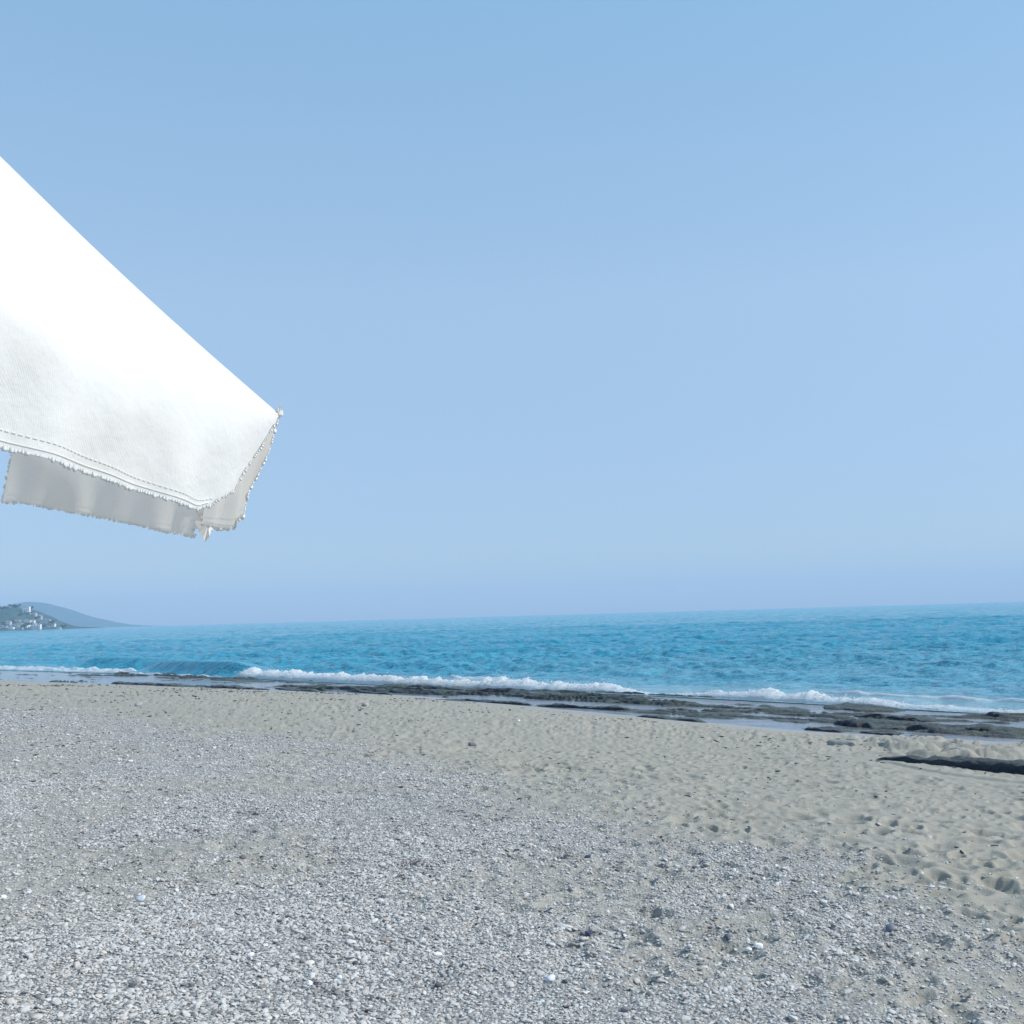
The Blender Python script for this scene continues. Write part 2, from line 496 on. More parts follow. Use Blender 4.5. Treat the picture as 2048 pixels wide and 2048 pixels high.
# thin water lying over the reef shelf
uu = np.concatenate([np.linspace(-260, -60, 60)[:-1], np.linspace(-60, 10, 900), np.linspace(10, 120, 40)[1:]])
tt = np.linspace(0, 1, 60)
U, T = np.meshgrid(uu, tt, indexing='ij')
V = (np.interp(U, US, VS) - .6) * (1 - T) + (np.interp(U, UF, VF) + .3) * T
X = U * AL[0] + V * SE[0]; Y = U * AL[1] + V * SE[1]
Z = .006 + .012 * (fbm(U * .8, V * 2, 3, 28) - .5)
sw = np_mesh("shallow_water", np.stack([X, Y, Z], -1).reshape(-1, 3), grid_faces(*X.shape)[:, ::-1], M['shallow'])
tag(sw, "thin pale water lying over the reef shelf", None, None, "structure")

# weedy rock floor of the shelf, its ridges standing out of the water
uu = np.concatenate([np.linspace(-80, -60, 60)[:-1], np.linspace(-60, -2, 2200), np.linspace(-2, 14, 120)[1:]])
tt = np.linspace(0, 1, 150)
U, T = np.meshgrid(uu, tt, indexing='ij')
V = (np.interp(U, US, VS) - .25) * (1 - T) + (np.interp(U, UF, VF) + .25) * T
X = U * AL[0] + V * SE[0]; Y = U * AL[1] + V * SE[1]
r1 = 1 - np.abs(2 * fbm(U * .22, V * 1.9, 5, 4, .6) - 1)
r2 = fbm(U * .16 + 4, V * .5, 3, 23)
r3 = fbm(U * 2.6, V * 6, 5, 29, .68)
h_ = smooth(.86, .985, r1) * smooth(.38, .62, r2) * .8 + .30 * smooth(.52, .7, fbm(U * .5, V * 1.6, 4, 13)) + .75 * (r3 - .5)
edge_ = smooth(0, .12, T) * smooth(1, .93, T)
Z = -.045 + (.15 - .05 * smooth(-20, -8, U)) * h_ * edge_
Z -= .12 * (1 - edge_)
reef = np_mesh("reef_shelf", np.stack([X, Y, Z], -1).reshape(-1, 3), grid_faces(*X.shape)[:, ::-1], M['rock'])
tag(reef, "dark weedy rock shelf along the waterline", None, None, "structure")

# ---------------------------------------------------------------- gravel
def gn_pebbles(o, mat):
    t = bpy.data.node_groups.new("pebble_scatter", 'GeometryNodeTree')
    t.interface.new_socket("Geometry", in_out='INPUT', socket_type='NodeSocketGeometry')
    t.interface.new_socket("Geometry", in_out='OUTPUT', socket_type='NodeSocketGeometry')
    N = t.nodes.new; L = t.links.new
    gi = N('NodeGroupInput'); go = N('NodeGroupOutput')
    inst = N('GeometryNodeInstanceOnPoints')
    g2i = N('GeometryNodeGeometryToInstance')
    for k in range(7):
        ico = N('GeometryNodeMeshIcoSphere'); ico.inputs['Radius'].default_value = 1; ico.inputs['Subdivisions'].default_value = 2
        sp = N('GeometryNodeSetPosition'); nz = N('ShaderNodeTexNoise'); nz.noise_dimensions = '4D'
        nz.inputs['W'].default_value = k * 3.7; nz.inputs['Scale'].default_value = .8; nz.inputs['Detail'].default_value = 1
        sub = N('ShaderNodeVectorMath'); sub.operation = 'SUBTRACT'; sub.inputs[1].default_value = (.5, .5, .5)
        mul = N('ShaderNodeVectorMath'); mul.operation = 'SCALE'; mul.inputs['Scale'].default_value = 1.5
        L(nz.outputs['Color'], sub.inputs[0]); L(sub.outputs[0], mul.inputs[0])
        L(ico.outputs[0], sp.inputs[0]); L(mul.outputs[0], sp.inputs['Offset'])
        sm = N('GeometryNodeSetShadeSmooth'); L(sp.outputs[0], sm.inputs[0])
        st = N('GeometryNodeSetMaterial'); st.inputs['Material'].default_value = mat; L(sm.outputs[0], st.inputs[0])
        L(st.outputs[0], g2i.inputs[0])
    L(g2i.outputs[0], inst.inputs['Instance']); inst.inputs['Pick Instance'].default_value = True
    def at(name, ty):
        a = N('GeometryNodeInputNamedAttribute'); a.data_type = ty; a.inputs['Name'].default_value = name; return a.outputs['Attribute']
    L(at("pick", 'INT'), inst.inputs['Instance Index'])
    L(at("rot", 'FLOAT_VECTOR'), inst.inputs['Rotation'])
    L(at("scl", 'FLOAT_VECTOR'), inst.inputs['Scale'])
    L(gi.outputs[0], inst.inputs['Points']); L(inst.outputs[0], go.inputs[0])
    md = o.modifiers.new("scatter", 'NODES'); md.node_group = t

rng = np.random.default_rng(11)
P = []
def scatter(r0, r1, dens, amax=41):
    am = math.radians(amax)
    n = int(dens * am * (r1 ** 2 - r0 ** 2))
    rr = np.sqrt(rng.uniform(r0 ** 2, r1 ** 2, n)); a = rng.uniform(-am, am, n)
    x = rr * np.sin(a); y = rr * np.cos(a)
    u = x * AL[0] + y * AL[1]; v = x * SE[0] + y * SE[1]
    g = gravel_mask(u, v, x, y)
    s = np.interp(u, US, VS) - v
    edge = smooth(3, .2, v - np.interp(u, UG, VG))
    clump = smooth(.30, .62, fbm(x * 3.3, y * 3.3, 3, 52))
    p = np.clip(g * (.50 + .6 * clump) + .05 * edge * clump, 0.0, 1) * (s > 1.5) * ~((u > -5.9) & (v > 10.9))
    k = rng.random(n) < p
    return np.stack([x[k], y[k], rr[k], g[k]], -1)
P = np.concatenate([scatter(2.6, 7.5, 7000), scatter(7.5, 13, 3200), scatter(13, 24, 900), scatter(24, 36, 300)])
n = len(P)
rad = np.exp(rng.normal(math.log(.0051), .42, n))
big = rng.random(n) < .006
rad = np.where(big, rad * 2.1, rad) * (.8 + .45 * fbm(P[:, 0] * .8, P[:, 1] * .8, 3, 55))
rad = np.minimum(rad, .020) * np.where(P[:, 2] > 13, 1.35, 1)
scl = np.stack([rad * rng.uniform(.95, 1.4, n), rad * rng.uniform(.75, 1.1, n), rad * rng.uniform(.28, .6, n)], -1)
z = ground_z(P[:, 0], P[:, 1]) + scl[:, 2] * rng.uniform(.1, .8, n)
rot = np.stack([rng.normal(0, .3, n), rng.normal(0, .3, n), rng.uniform(0, 6.28, n)], -1)
cl = fbm(P[:, 0] * 1.3, P[:, 1] * 1.3, 3, 58)
tint_ = np.clip(rng.normal(.53, .22, n) - .55 * smooth(.62, .78, cl), 0, 1)
hue = np.clip(rng.random(n) * .75 + .5 * (fbm(P[:, 0] * .5, P[:, 1] * .5, 3, 61) - .25), 0, 1)
me = bpy.data.meshes.new("gravel")
me.vertices.add(n); me.vertices.foreach_set("co", np.stack([P[:, 0], P[:, 1], z], -1).astype(np.float32).ravel())
for nm, ty, arr in (("rot", 'FLOAT_VECTOR', rot), ("scl", 'FLOAT_VECTOR', scl)):
    at = me.attributes.new(nm, ty, 'POINT'); at.data.foreach_set("vector", arr.astype(np.float32).ravel())
for nm, arr in (("tint", tint_), ("hue", hue)):
    at = me.attributes.new(nm, 'FLOAT', 'POINT'); at.data.foreach_set("value", arr.astype(np.float32))
at = me.attributes.new("pick", 'INT', 'POINT'); at.data.foreach_set("value", rng.integers(0, 7, n).astype(np.int32))
me.update()
gravel = link(bpy.data.objects.new("gravel", me))
gn_pebbles(gravel, M['pebble'])
tag(gravel, "small grey and white pebbles strewn thickly over the beach", "gravel", None, "stuff")
print("pebbles", n)

# dark crumbs modelled for footprint shadows and loose bits on the sand
rng = np.random.default_rng(29)
rr = np.sqrt(rng.uniform(36, 40 ** 2, 33000)); a = rng.uniform(-.72, .72, 33000)
x = rr * np.sin(a); y = rr * np.cos(a); u = x * AL[0] + y * AL[1]; v = x * SE[0] + y * SE[1]; s_ = np.interp(u, US, VS) - v
k = (s_ > .6) & (rng.random(33000) < .10 + .9 * smooth(.55, .72, fbm(x * .7, y * .7, 3, 19)))
x, y, rr = x[k], y[k], rr[k]; n = len(x)
rad = np.minimum(np.exp(rng.normal(math.log(.008), .5, n)), .018) * (.7 + rr / 30)
scl = np.stack([rad * rng.uniform(1.0, 2.4, n), rad * rng.uniform(.5, .9, n), rad * rng.uniform(.25, .6, n)], -1)
rot = np.stack([rng.normal(0, .2, n), rng.normal(0, .2, n), rng.normal(-.3, .8, n)], -1)
me = bpy.data.meshes.new("shade_flecks")
me.vertices.add(n); me.vertices.foreach_set("co", np.stack([x, y, ground_z(x, y) + scl[:, 2] * .3], -1).astype(np.float32).ravel())
for nm, arr in (("rot", rot), ("scl", scl)):
    at = me.attributes.new(nm, 'FLOAT_VECTOR', 'POINT'); at.data.foreach_set("vector", arr.astype(np.float32).ravel())
at = me.attributes.new("pick", 'INT', 'POINT'); at.data.foreach_set("value", rng.integers(0, 7, n).astype(np.int32))
me.update()
flecks = link(bpy.data.objects.new("shade_flecks", me))
gn_pebbles(flecks, simple("dark_shade_fleck", (.075, .075, .07), .8, .5, 3))
tag(flecks, "dark crumbs standing for footprint shadows and loose bits on the sand", "debris", None, "stuff")

# ---------------------------------------------------------------- the breaking wave
def sea_foam():
    us = np.arange(-36.6, -5.2, .022)
    hk = [-36.8, -36.3, -35.7, -34, -30, -26, -22.6, -21.4, -20.2, -18.3, -17.9, -17, -16.4, -15.9, -15.3, -14, -13.1, -12.2, -11.6, -10.8, -9.9, -9.2, -8, -6.6, -5.2]
    hv = [0.076, 0.317, 0.216, 0.228, 0.216, 0.178, 0.171, 0.279, 0.171, 0.165, 0.139, 0.063, 0.022, 0.019, 0.044, 0.107, 0.158, 0.139, 0.190, 0.095, 0.127, 0.057, 0.044, 0.038, 0.032]
    nb = 54
    b = np.linspace(0, 1, nb)
    Ug, B = np.meshgrid(us, b, indexing='ij')
    h = np.interp(Ug, hk, hv) * (.55 + .85 * fbm(Ug * 1.9, Ug * 0, 4, 31))
    wd = .35 + 2.2 * h
    th = B * math.pi
    # landward toe at B=0, back of the crest at B=1
    cv = np.interp(Ug, UF, VF) + .1
    V = cv + wd * (.5 - .5 * np.cos(th)) ** .9 - wd * .25
    Z = h * np.sin(th) ** .62 * (1 + .25 * np.sin(th * .5))
    n1 = fbm(Ug * 2.6, V * 2.6 + Z * 3, 4, 36) - .5
    n2 = fbm(Ug * 9, V * 9 + Z * 8, 3, 41) - .5
    n3 = np.maximum(0, fbm(Ug * 6, Z * 0 + 7, 3, 47) - .55)
    Z = Z * (1 + .55 * n1 + .45 * n2) + h * n3 * 1.6 * np.sin(th) ** 8
    V = V + (n1 * .30 + n2 * .16) * np.sin(th) - .12 * (fbm(Ug * 1.4, B * 0, 3, 53) - .3)
    Z = np.where((B == 0) | (B == 1), -.03, Z)
    vs = [np.stack([Ug * AL[0] + V * SE[0], Ug * AL[1] + V * SE[1], Z], -1).reshape(-1, 3)]
    fs = [grid_faces(*Ug.shape)[:, ::-1]]
    # flung drops and clots
    rg = np.random.default_rng(5)
    m = 16000
    du = rg.uniform(-36.8, -5.4, m)
    hh = np.interp(du, hk, hv)
    spike = np.maximum(0, fbm(du * 2.2, du * 0 + 3, 3, 60) - .5) * 2.6
    dv = np.interp(du, UF, VF) + .1 + rg.normal(.25, .3, m) * (.5 + hh * 2)
    dz = hh * (.75 + rg.exponential(.22, m) * (.5 + spike * 1.5))
    k = rg.random(m) < hh / .3
    du, dv, dz, hh = du[k], dv[k], dz[k], hh[k]
    rad = .006 + .016 * rg.random(len(du)) ** 2
    octa = np.array([[1, 0, 0], [0, 1, 0], [-1, 0, 0], [0, -1, 0], [0, 0, 1], [0, 0, -1]], float)
    c = np.stack([du * AL[0] + dv * SE[0], du * AL[1] + dv * SE[1], dz], -1)
    ov = (c[:, None] + octa[None] * rad[:, None, None] * rg.uniform(.6, 1.5, (len(du), 6, 1))).reshape(-1, 3)
    of = np.array([[0, 1, 4, 4], [1, 2, 4, 4], [2, 3, 4, 4], [3, 0, 4, 4], [1, 0, 5, 5], [2, 1, 5, 5], [3, 2, 5, 5], [0, 3, 5, 5]])[:, :3]
    me = np_mesh("breaking_wave_foam", np.concatenate(vs), np.concatenate(fs), M['foam'])
    # triangles of the drops are welded in through bmesh
    import bmesh
    bm = bmesh.new(); bm.from_mesh(me.data)
    vl = [bm.verts.new(p) for p in ov]
    for i in range(len(du)):
        for f in of: bm.faces.new([vl[i * 6 + j] for j in f])
    bm.to_mesh(me.data); bm.free()
    return me
tag(sea_foam(), "white foam and spray of the small wave breaking on the reef edge", "foam", None, "stuff")

def wash(name, u0, u1, off0, width, thick, seed, label):
    """a thin sheet of white water, ragged at both sides"""
    us = np.arange(u0, u1, .05); nb = 30
    Ug, B = np.meshgrid(us, np.linspace(-1, 1, nb), indexing='ij')
    e = smooth(0, 1.5, Ug - u0) * smooth(0, 1.5, u1 - Ug)
    wd = width * e * (.35 + 1.1 * fbm(Ug * .6, Ug * 0, 4, seed))
    V = np.interp(Ug, UF, VF) + off0 + B * wd + .5 * (fbm(Ug * .3, Ug * 0 + 5, 3, seed + 2) - .5)
    nn = fbm(Ug * 1.5, V * 4, 4, seed + 4)
    Z = .035 + thick * (1 - B ** 2) * (nn * 2 - .55) - .07 * np.abs(B) ** 3
    o = np_mesh(name, np.stack([Ug * AL[0] + V * SE[0], Ug * AL[1] + V * SE[1], Z], -1).reshape(-1, 3), grid_faces(*Ug.shape)[:, ::-1], M['foam'])
    return tag(o, label, "foam", None, "stuff")
wash("wash_foam", -62, -46.6, .9, .75, .16, 20, "thin white wash running along the shore at the far left")
wash("wash_foam", -46.6, -37.5, -.15, .22, .09, 24, "narrow line of foam under the glassy unbroken wave")
wash("wash_foam", -12.5, -6.5, 2.4, .16, .07, 33, "faint white streak behind the foam at the right")
wash("wash_foam", -27.5, -24, 3.2, .35, .10, 27, "short white streak floating just behind the breaking wave")

# ---------------------------------------------------------------- reef rocks
def rock(a, b, depth, height, label, mat='rock', name="reef_rock", seed=0, zb=.0, cat="rock", group="low rocks of the reef shelf", jag=.55, flat=3.0, tip=8):
    height *= .62; depth *= .75
    pa = at_z(a[0], a[1], zb); pb = at_z(b[0], b[1], zb)
    mid = (pa + pb) / 2; L = np.linalg.norm((pb - pa)[:2]); ang = math.atan2(pb[1] - pa[1], pb[0] - pa[0])
    gz = float(ground_z(np.array([mid[0]]), np.array([mid[1]]), False)[0])
    nx = int(min(240, max(40, L / .035))); ny = 34
    Ag, B = np.meshgrid(np.linspace(-1, 1, nx), np.linspace(-1, 1, ny), indexing='ij')
    xs = Ag * L / 2
    s0 = seed * 7.3
    half = depth / 2 * (.15 + 1.7 * fbm(xs * 1.5 + s0, B * .8, 5, 30, .65)) * np.sqrt(np.maximum(0, 1 - np.abs(Ag) ** 2.6))
    ctr = depth * .7 * (fbm(xs * .5 + s0, xs * 0 + 9, 3, 34) - .5)
    ys = ctr + B * half
    top = (1 - np.abs(B) ** (2 * flat)) * (1 - np.abs(Ag) ** tip)
    nz = fbm(xs * 1.6 + s0, ys * 2.2, 4, 37)
    pits = fbm(xs * 7 + s0, ys * 7, 3, 42)
    rid = 1 - np.abs(2 * fbm(xs * 2.6 + s0, ys * 6, 4, 46, .6) - 1)
    Z = height * top * np.clip(1 - jag + 2.6 * jag * (nz - .3) + .7 * jag * (rid - .6), -.3, 2) + height * 1.0 * jag * (pits - .5) * top
    Z = Z - .12 * np.abs(B) ** 10 - .12 * np.abs(Ag) ** 12
    base = max(gz, -.04)
    o = np_mesh(name, np.stack([xs, ys, Z], -1).reshape(-1, 3), grid_faces(*Ag.shape), M[mat])
    o.location = (mid[0], mid[1], base); o.rotation_euler = (0, 0, ang)
    return tag(o, label, cat, group)

ROCKS = [
 ((0, 1348), (150, 1352), 1.0, .07, "faint green flat rock just under the foam at the far left end of the reef"),
 ((130, 1357), (215, 1360), .7, .07, "small thin dark rock at the sand edge near the far left"),
 ((225, 1366), (320, 1371), .7, .12, "thin black ledge at the sand edge below the first swell"),
 ((305, 1370), (412, 1376), .8, .16, "thick black ledge at the sand edge below the glassy wave"),
 ((262, 1354), (380, 1357), .8, .07, "greenish flat rock between foam line and black ledge at left"),
 ((404, 1374), (542, 1381), .6, .13, "black ledge left of the pale pool by the sand"),
 ((415, 1359), (560, 1365), 1.3, .13, "dark rock directly below the first splash of foam"),
 ((548, 1377), (645, 1385), .5, .10, "long thin black ledge right of the pale pool by the sand"),
 ((545, 1362), (690, 1371), 1.2, .10, "green flat rock under the left part of the foam"),
 ((645, 1372), (760, 1379), .8, .09, "small green rock surrounded by wet shelf, left of the big green mass"),
 ((688, 1382), (792, 1390), .35, .11, "short black ledge lying on the sand edge below the big green mass"),
 ((735, 1366), (900, 1374), 1.9, .17, "left half of the big green weedy rock mass under the foam"),
 ((860, 1368), (1030, 1386), 1.7, .16, "right half of the big green weedy rock mass under the foam"),
 ((1005, 1387), (1155, 1394), 1.2, .22, "jagged dark navy rock at the centre of the reef"),
 ((868, 1403), (935, 1406), .3, .06, "small dark rock at the left tip of the long ledge"),
 ((902, 1401), (1070, 1412), .35, .12, "left part of the long thin black ledge beside the wet sand"),
 ((1060, 1411), (1290, 1424), .45, .14, "right part of the long thin black ledge beside the wet sand"),
 ((1165, 1400), (1235, 1403), .6, .08, "small dark rock just left of the green mound"),
 ((1215, 1402), (1325, 1408), 1.2, .15, "green mound shaped rock under the gap in the foam"),
 ((1322, 1412), (1362, 1415), .5, .09, "small dark round rock, left of a pair in the pale shallows"),
 ((1364, 1413), (1402, 1417), .5, .09, "small dark round rock, right of a pair in the pale shallows"),
 ((1262, 1433), (1420, 1449), .35, .11, "dark ledge closest to the sand below the pair of small rocks"),
 ((1342, 1424), (1500, 1434), .7, .13, "dark mid reef rock between the pair and the sand"),
 ((1416, 1405), (1520, 1413), .7, .11, "flat green rock under the second run of foam"),
 ((1505, 1411), (1625, 1425), .8, .13, "dark notched rock left of the large dark reef block"),
 ((1450, 1432), (1640, 1448), .6, .08, "low green rock strip in the shallows right of centre"),
 ((1638, 1412), (1800, 1426), 1.3, .19, "large dark reef block touching the foam at right"),
 ((1620, 1441), (1690, 1448), .7, .16, "dark lumpy rock at the landward side of the reef, right"),
 ((1605, 1459), (1690, 1466), .4, .09, "thin dark rock where the sand begins, right"),
 ((1700, 1431), (1890, 1444), .8, .19, "long dark rock below the large block at right"),
 ((1660, 1449), (1830, 1461), .8, .20, "left stretch of the tall black ledge at right"),
 ((1800, 1458), (2060, 1470), .9, .24, "right stretch of the tall black ledge, running out of the picture"),
 ((1935, 1433), (1985, 1436), .6, .12, "low dark boulder left of the peaked one by the foam"),
 ((1978, 1433), (2026, 1437), .7, .24, "peaked dark boulder by the foam at the right edge"),
 ((2020, 1434), (2090, 1440), .8, .14, "flat greenish rock at the very right edge by the foam"),
 ((1470, 1398), (1665, 1409), .3, .08, "thin dark lip of rock along the foot of the right hand foam"),
 ((1180, 1384), (1280, 1388), .3, .10, "thin dark lip of rock poking through the foam right of centre"),
 ((1715, 1465), (1800, 1472), .4, .08, "narrow dark rock below the left stretch of the tall ledge"),
 ((1830, 1446), (1960, 1452), .6, .07, "very low dark rock in the water between two ledges at right"),
]
for i, (a, b, dp, h, lb) in enumerate(ROCKS):
    rock(a, b, dp, h, lb, seed=i + 1)
SR = [
 ((1652, 1491), (1718, 1495), .35, .10, "flat sand crusted stone, left of three steps in the sand"),
 ((1742, 1494), (1778, 1498), .30, .10, "small sand crusted stone, middle step beside the pale pad"),
 ((1664, 1480), (1728, 1482), .25, .07, "thin sand crusted stone just above the other two"),
 ((1760, 1475), (1925, 1480), .22, .07, "long thin dark stone strip in the sand below the tall ledge"),
 ((1904, 1514), (1936, 1517), .40, .13, "humped grey stone standing just above the blue black ledge"),
 ((1876, 1492), (1898, 1493), .30, .08, "tiny rounded grey stone in the hummocky sand"),
 ((1840, 1500), (1868, 1501), .30, .07, "small low grey stone left of the tiny rounded one"),
 ((1950, 1497), (2000, 1499), .35, .09, "flat dark stone in the hummocky sand near the right edge"),
 ((2028, 1499), (2075, 1502), .35, .10, "dark stone cut by the right edge above the blue black ledge"),
 ((1730, 1521), (2420, 1606), .26, .21, "long blue black ledge tapering to the left in the sand at the right edge"),
]
for i, (a, b, dp, h, lb) in enumerate(SR):
    rock(a, b, dp, h, lb, 'sandrock' if i < 9 else 'rock', "stone_ledge", seed=i + 60, zb=.17 if i < 9 else .33, cat="stone", group="stones bedded in the sand behind the reef", jag=.3 if i < 9 else .5, flat=2.0 if i < 9 else 3.0, tip=8 if i < 9 else 2.2)

# ---------------------------------------------------------------- single stones on the beach
def stone(px, py, wpx, col, label, seed, flatn=.6):
    z = .5
    for _ in range(12):
        p = at_z(px, py, z); z = float(ground_z(np.array([p[0]]), np.array([p[1]]))[0])
    dist = np.linalg.norm(p - np.array([0, 0, EYE]))
    rad = wpx / 2 * dist / FPX
    import bmesh
    bm = bmesh.new(); bmesh.ops.create_icosphere(bm, subdivisions=3, radius=1)
    rs = random.Random(seed)
    ax = [Vector((rs.gauss(0, 1), rs.gauss(0, 1), rs.gauss(0, 1))).normalized() for _ in range(9)]
    cut = [rs.uniform(.62, .9) for _ in ax]
    for vtx in bm.verts:
        c = vtx.co.copy()
        for n_, k in zip(ax, cut):
            d = c.dot(n_)
            if d > k: c -= n_ * (d - k) * .8
        vtx.co = Vector((c.x * rad, c.y * rad * .75, c.z * rad * flatn))
    me = bpy.data.meshes.new("beach_stone"); bm.to_mesh(me); bm.free()
    for f in me.polygons: f.use_smooth = True
    me.materials.append(simple("stone_" + label.split()[0], col, .7, .25, 40, .003))
    o = link(bpy.data.objects.new("beach_stone", me)); o.location = (p[0], p[1], z + rad * flatn * .45)
    o.rotation_euler = (rs.uniform(-.3, .3), rs.uniform(-.3, .3), rs.uniform(0, 3))
    tag(o, label, "stone", "larger stones on the beach")
STONES = [
 (1517, 1894, 18, (.75, .76, .78), "bright white stone at the right end of the pebble patch"),
 (1497, 1902, 15, (.72, .73, .75), "white stone touching the left side of the bright white one"),
 (1101, 1961, 22, (.68, .71, .78), "largest pale stone in front of the pebble patch"),
 (1130, 1965, 13, (.10, .11, .13), "small dark stone right beside the largest pale stone"),
 (1176, 1715, 13, (.08, .10, .17), "dark blue stone in the upper pebble patch"),
 (1390, 1740, 20, (.10, .12, .13), "flat blackish stone at the upper right rim of the pebble patch"),
 (1456, 1900, 18, (.09, .10, .14), "dark stone left of the two white stones"),
 (1178, 1869, 17, (.07, .08, .14), "flat dark navy stone in the middle of the pebble patch"),
 (1781, 1861, 24, (.16, .17, .20), "solitary dark grey stone on the sand at right"),
 (282, 1801, 22, (.55, .58, .62), "flat pale grey stone in fine gravel at lower left"),
 (7, 1797, 15, (.80, .80, .80), "white stone at the left edge of the picture"),
 (618, 1970, 17, (.76, .77, .80), "oval white stone in the gravel at bottom, left of centre"),
 (678, 1958, 16, (.72, .75, .78), "slim white stone right of the oval one"),
 (500, 1912, 16, (.62, .66, .70), "pale angular stone above the oval white stone"),
 (731, 1413, 16, (.36, .33, .32), "pinkish white lump lying near the wet sand"),
 (1037, 1443, 7, (.70, .70, .68), "tiny bright white pebble alone near the long black ledge"),
 (277, 1411, 16, (.30, .31, .31), "grey lump on the far sand at left"),
 (944, 1494, 18, (.13, .13, .14), "blackish clump on the middle of the sand"),
]
for i, s_ in enumerate(STONES):
    stone(*s_, seed=i + 1)

# ---------------------------------------------------------------- parasol
PC = np.array([-1.645, 2.373, 2.883]); TX, TY = .193, .034; PHI = .043; DROP = .235; RISE = .749; RAD = 1.1
pn = np.array([math.sin(TX), math.sin(TY), 0]); pn[2] = math.sqrt(1 - pn @ pn)
pxv = np.array([1.0, 0, 0]) - pn * pn[0]; pxv /= np.linalg.norm(pxv); pyv = np.cross(pn, pxv)
RIM = []
for k in range(8):
    a = PHI + k * math.pi / 4
    RIM.append(PC + RAD * (math.cos(a) * pxv + math.sin(a) * pyv))
RIM[0] = np.array([-0.546, 2.411, 2.690])
APEX = PC + pn * RISE
foot = PC - pn * ((PC[2] - .72) / pn[2])
root = link(bpy.data.objects.new("beach_parasol", None))
root.location = tuple(foot)
tag(root, "white canvas parasol tilted to the right with a torn fringed valance", "parasol")
def pobj(name, verts, faces, mat, parent=None, smooth_=True):
    off_ = foot
    o = np_mesh(name, np.asarray(verts) - off_, faces, mat, smooth_, parent or root)
    if parent is not None: pass
    return o
def solid(o, t):
    m = o.modifiers.new("thick", 'SOLIDIFY'); m.thickness = t; m.offset = 0; m.use_rim = False

def panel_point(k, a, s):
    """a 0..1 from rib k to rib k+1; s<=1 on the slope (0 apex), s>1 on the valance (2 = hem)"""
    A, B = RIM[k], RIM[(k + 1) % 8]
    e = A[None] * (1 - a[:, None]) + B[None] * a[:, None]
    ctr = (A + B) / 2 - PC; ctr /= np.linalg.norm(ctr)
    sl = e - APEX; ln = np.linalg.norm(sl, axis=1, keepdims=True); sd = sl / ln
    sa = np.clip(np.sin(math.pi * a), 0, 1)
    rb = .15 * sa ** .7 + 1e-4
    t = np.where(s <= 1, (s - 1) * ln[:, 0], (s - 1) * DROP)
    dn = -pn[None]
    P0 = e + sd * np.minimum(t, 0)[:, None] + dn * np.maximum(t, 0)[:, None]
    q = (t + rb) / (2 * rb)
    ins = (q > 0) & (q < 1)
    qa = np.clip(q, 0, 1)[:, None]
    bz = (1 - qa) ** 2 * (e - sd * rb[:, None]) + 2 * qa * (1 - qa) * e + qa ** 2 * (e + dn * rb[:, None])
    P1 = np.where(ins[:, None], bz, P0)
    # cloth sags between the ribs
    sag = .030 * np.sin(math.pi * a) * np.clip(s, 0, 1) * np.clip(1 - s, 0, 1) * 4
    nrm = np.cross(sd, B - A); nrm /= np.linalg.norm(nrm, axis=1, keepdims=True)
    nrm = np.where((nrm @ pn)[:, None] < 0, -nrm, nrm)
    P1 = P1 - nrm * sag[:, None]
    P1 = P1 - pn[None] * (.011 * np.sin(math.pi * np.clip((s - .3) / .7, 0, 1)))[:, None]
    w = smooth(0, 1.1, s - 1)
    fold = (.010 * np.sin(a * 17 + k * 2 + w * 1.5) + .008 * np.sin(a * 31 + k)) * w
    fold = fold + .010 * (fbm(a * 5 + k * 9, t * 5 + 40, 3, 21) - .5) * smooth(.3, .9, s) * sa ** .5
    return P1 + ctr[None] * fold[:, None]

# sloping cloth
vs, fs, base = [], [], 0
for k in range(8):
    Ag, S = np.meshgrid(np.linspace(0, 1, 33), np.concatenate([np.linspace(.03, .8, 24), np.linspace(.82, 1, 14)]), indexing='ij')
    vs.append(panel_point(k, Ag.ravel(), S.ravel())); fs.append(grid_faces(*Ag.shape) + base); base += Ag.size
can = pobj("canopy", np.concatenate(vs), np.concatenate(fs), M['fabric'])

OUTL = {   # per panel: hem height along the flap, and the shape of its two sides
 7: dict(hem=([0, .2, .26, .36, .45, .62, .77, .9, 1], [1.03, 1.05, 1.13, 1.12, 1.095, 1.06, 1.035, 1.03, 1.0]),
         hi=([0, .04, .41, .64, .83, .97, 1.06, 1.17], [0, .009, .057, .096, .127, .197, .216, .257])),
 0: dict(hem=([0, .12, .17, .27, .28, .42, .52, .72, .9, 1], [.74, .76, .78, .80, .98, 1.04, 1.07, 1.0, .93, .9]),
         lo=([0, .4, .6, .75, 1], [0, .06, .11, .125, .17]), hi=([0, .8, .88, 1], [0, 0, .05, .06])),
 2: dict(lo=([0, .2, 1], [0, .08, .12]), hem=([0, .1, .9, 1], [.95, 1.0, 1.03, .9])),
 1: dict(lo=([0, .82, .9, 1], [0, 0, .05, .03]), hem=([0, .06, .15, .3, .5, .72, .85, 1], [1.07, 1.07, 1.06, 1.02, .985, .965, .94, .96]), hi=([0, 1], [0, -.018])),
}
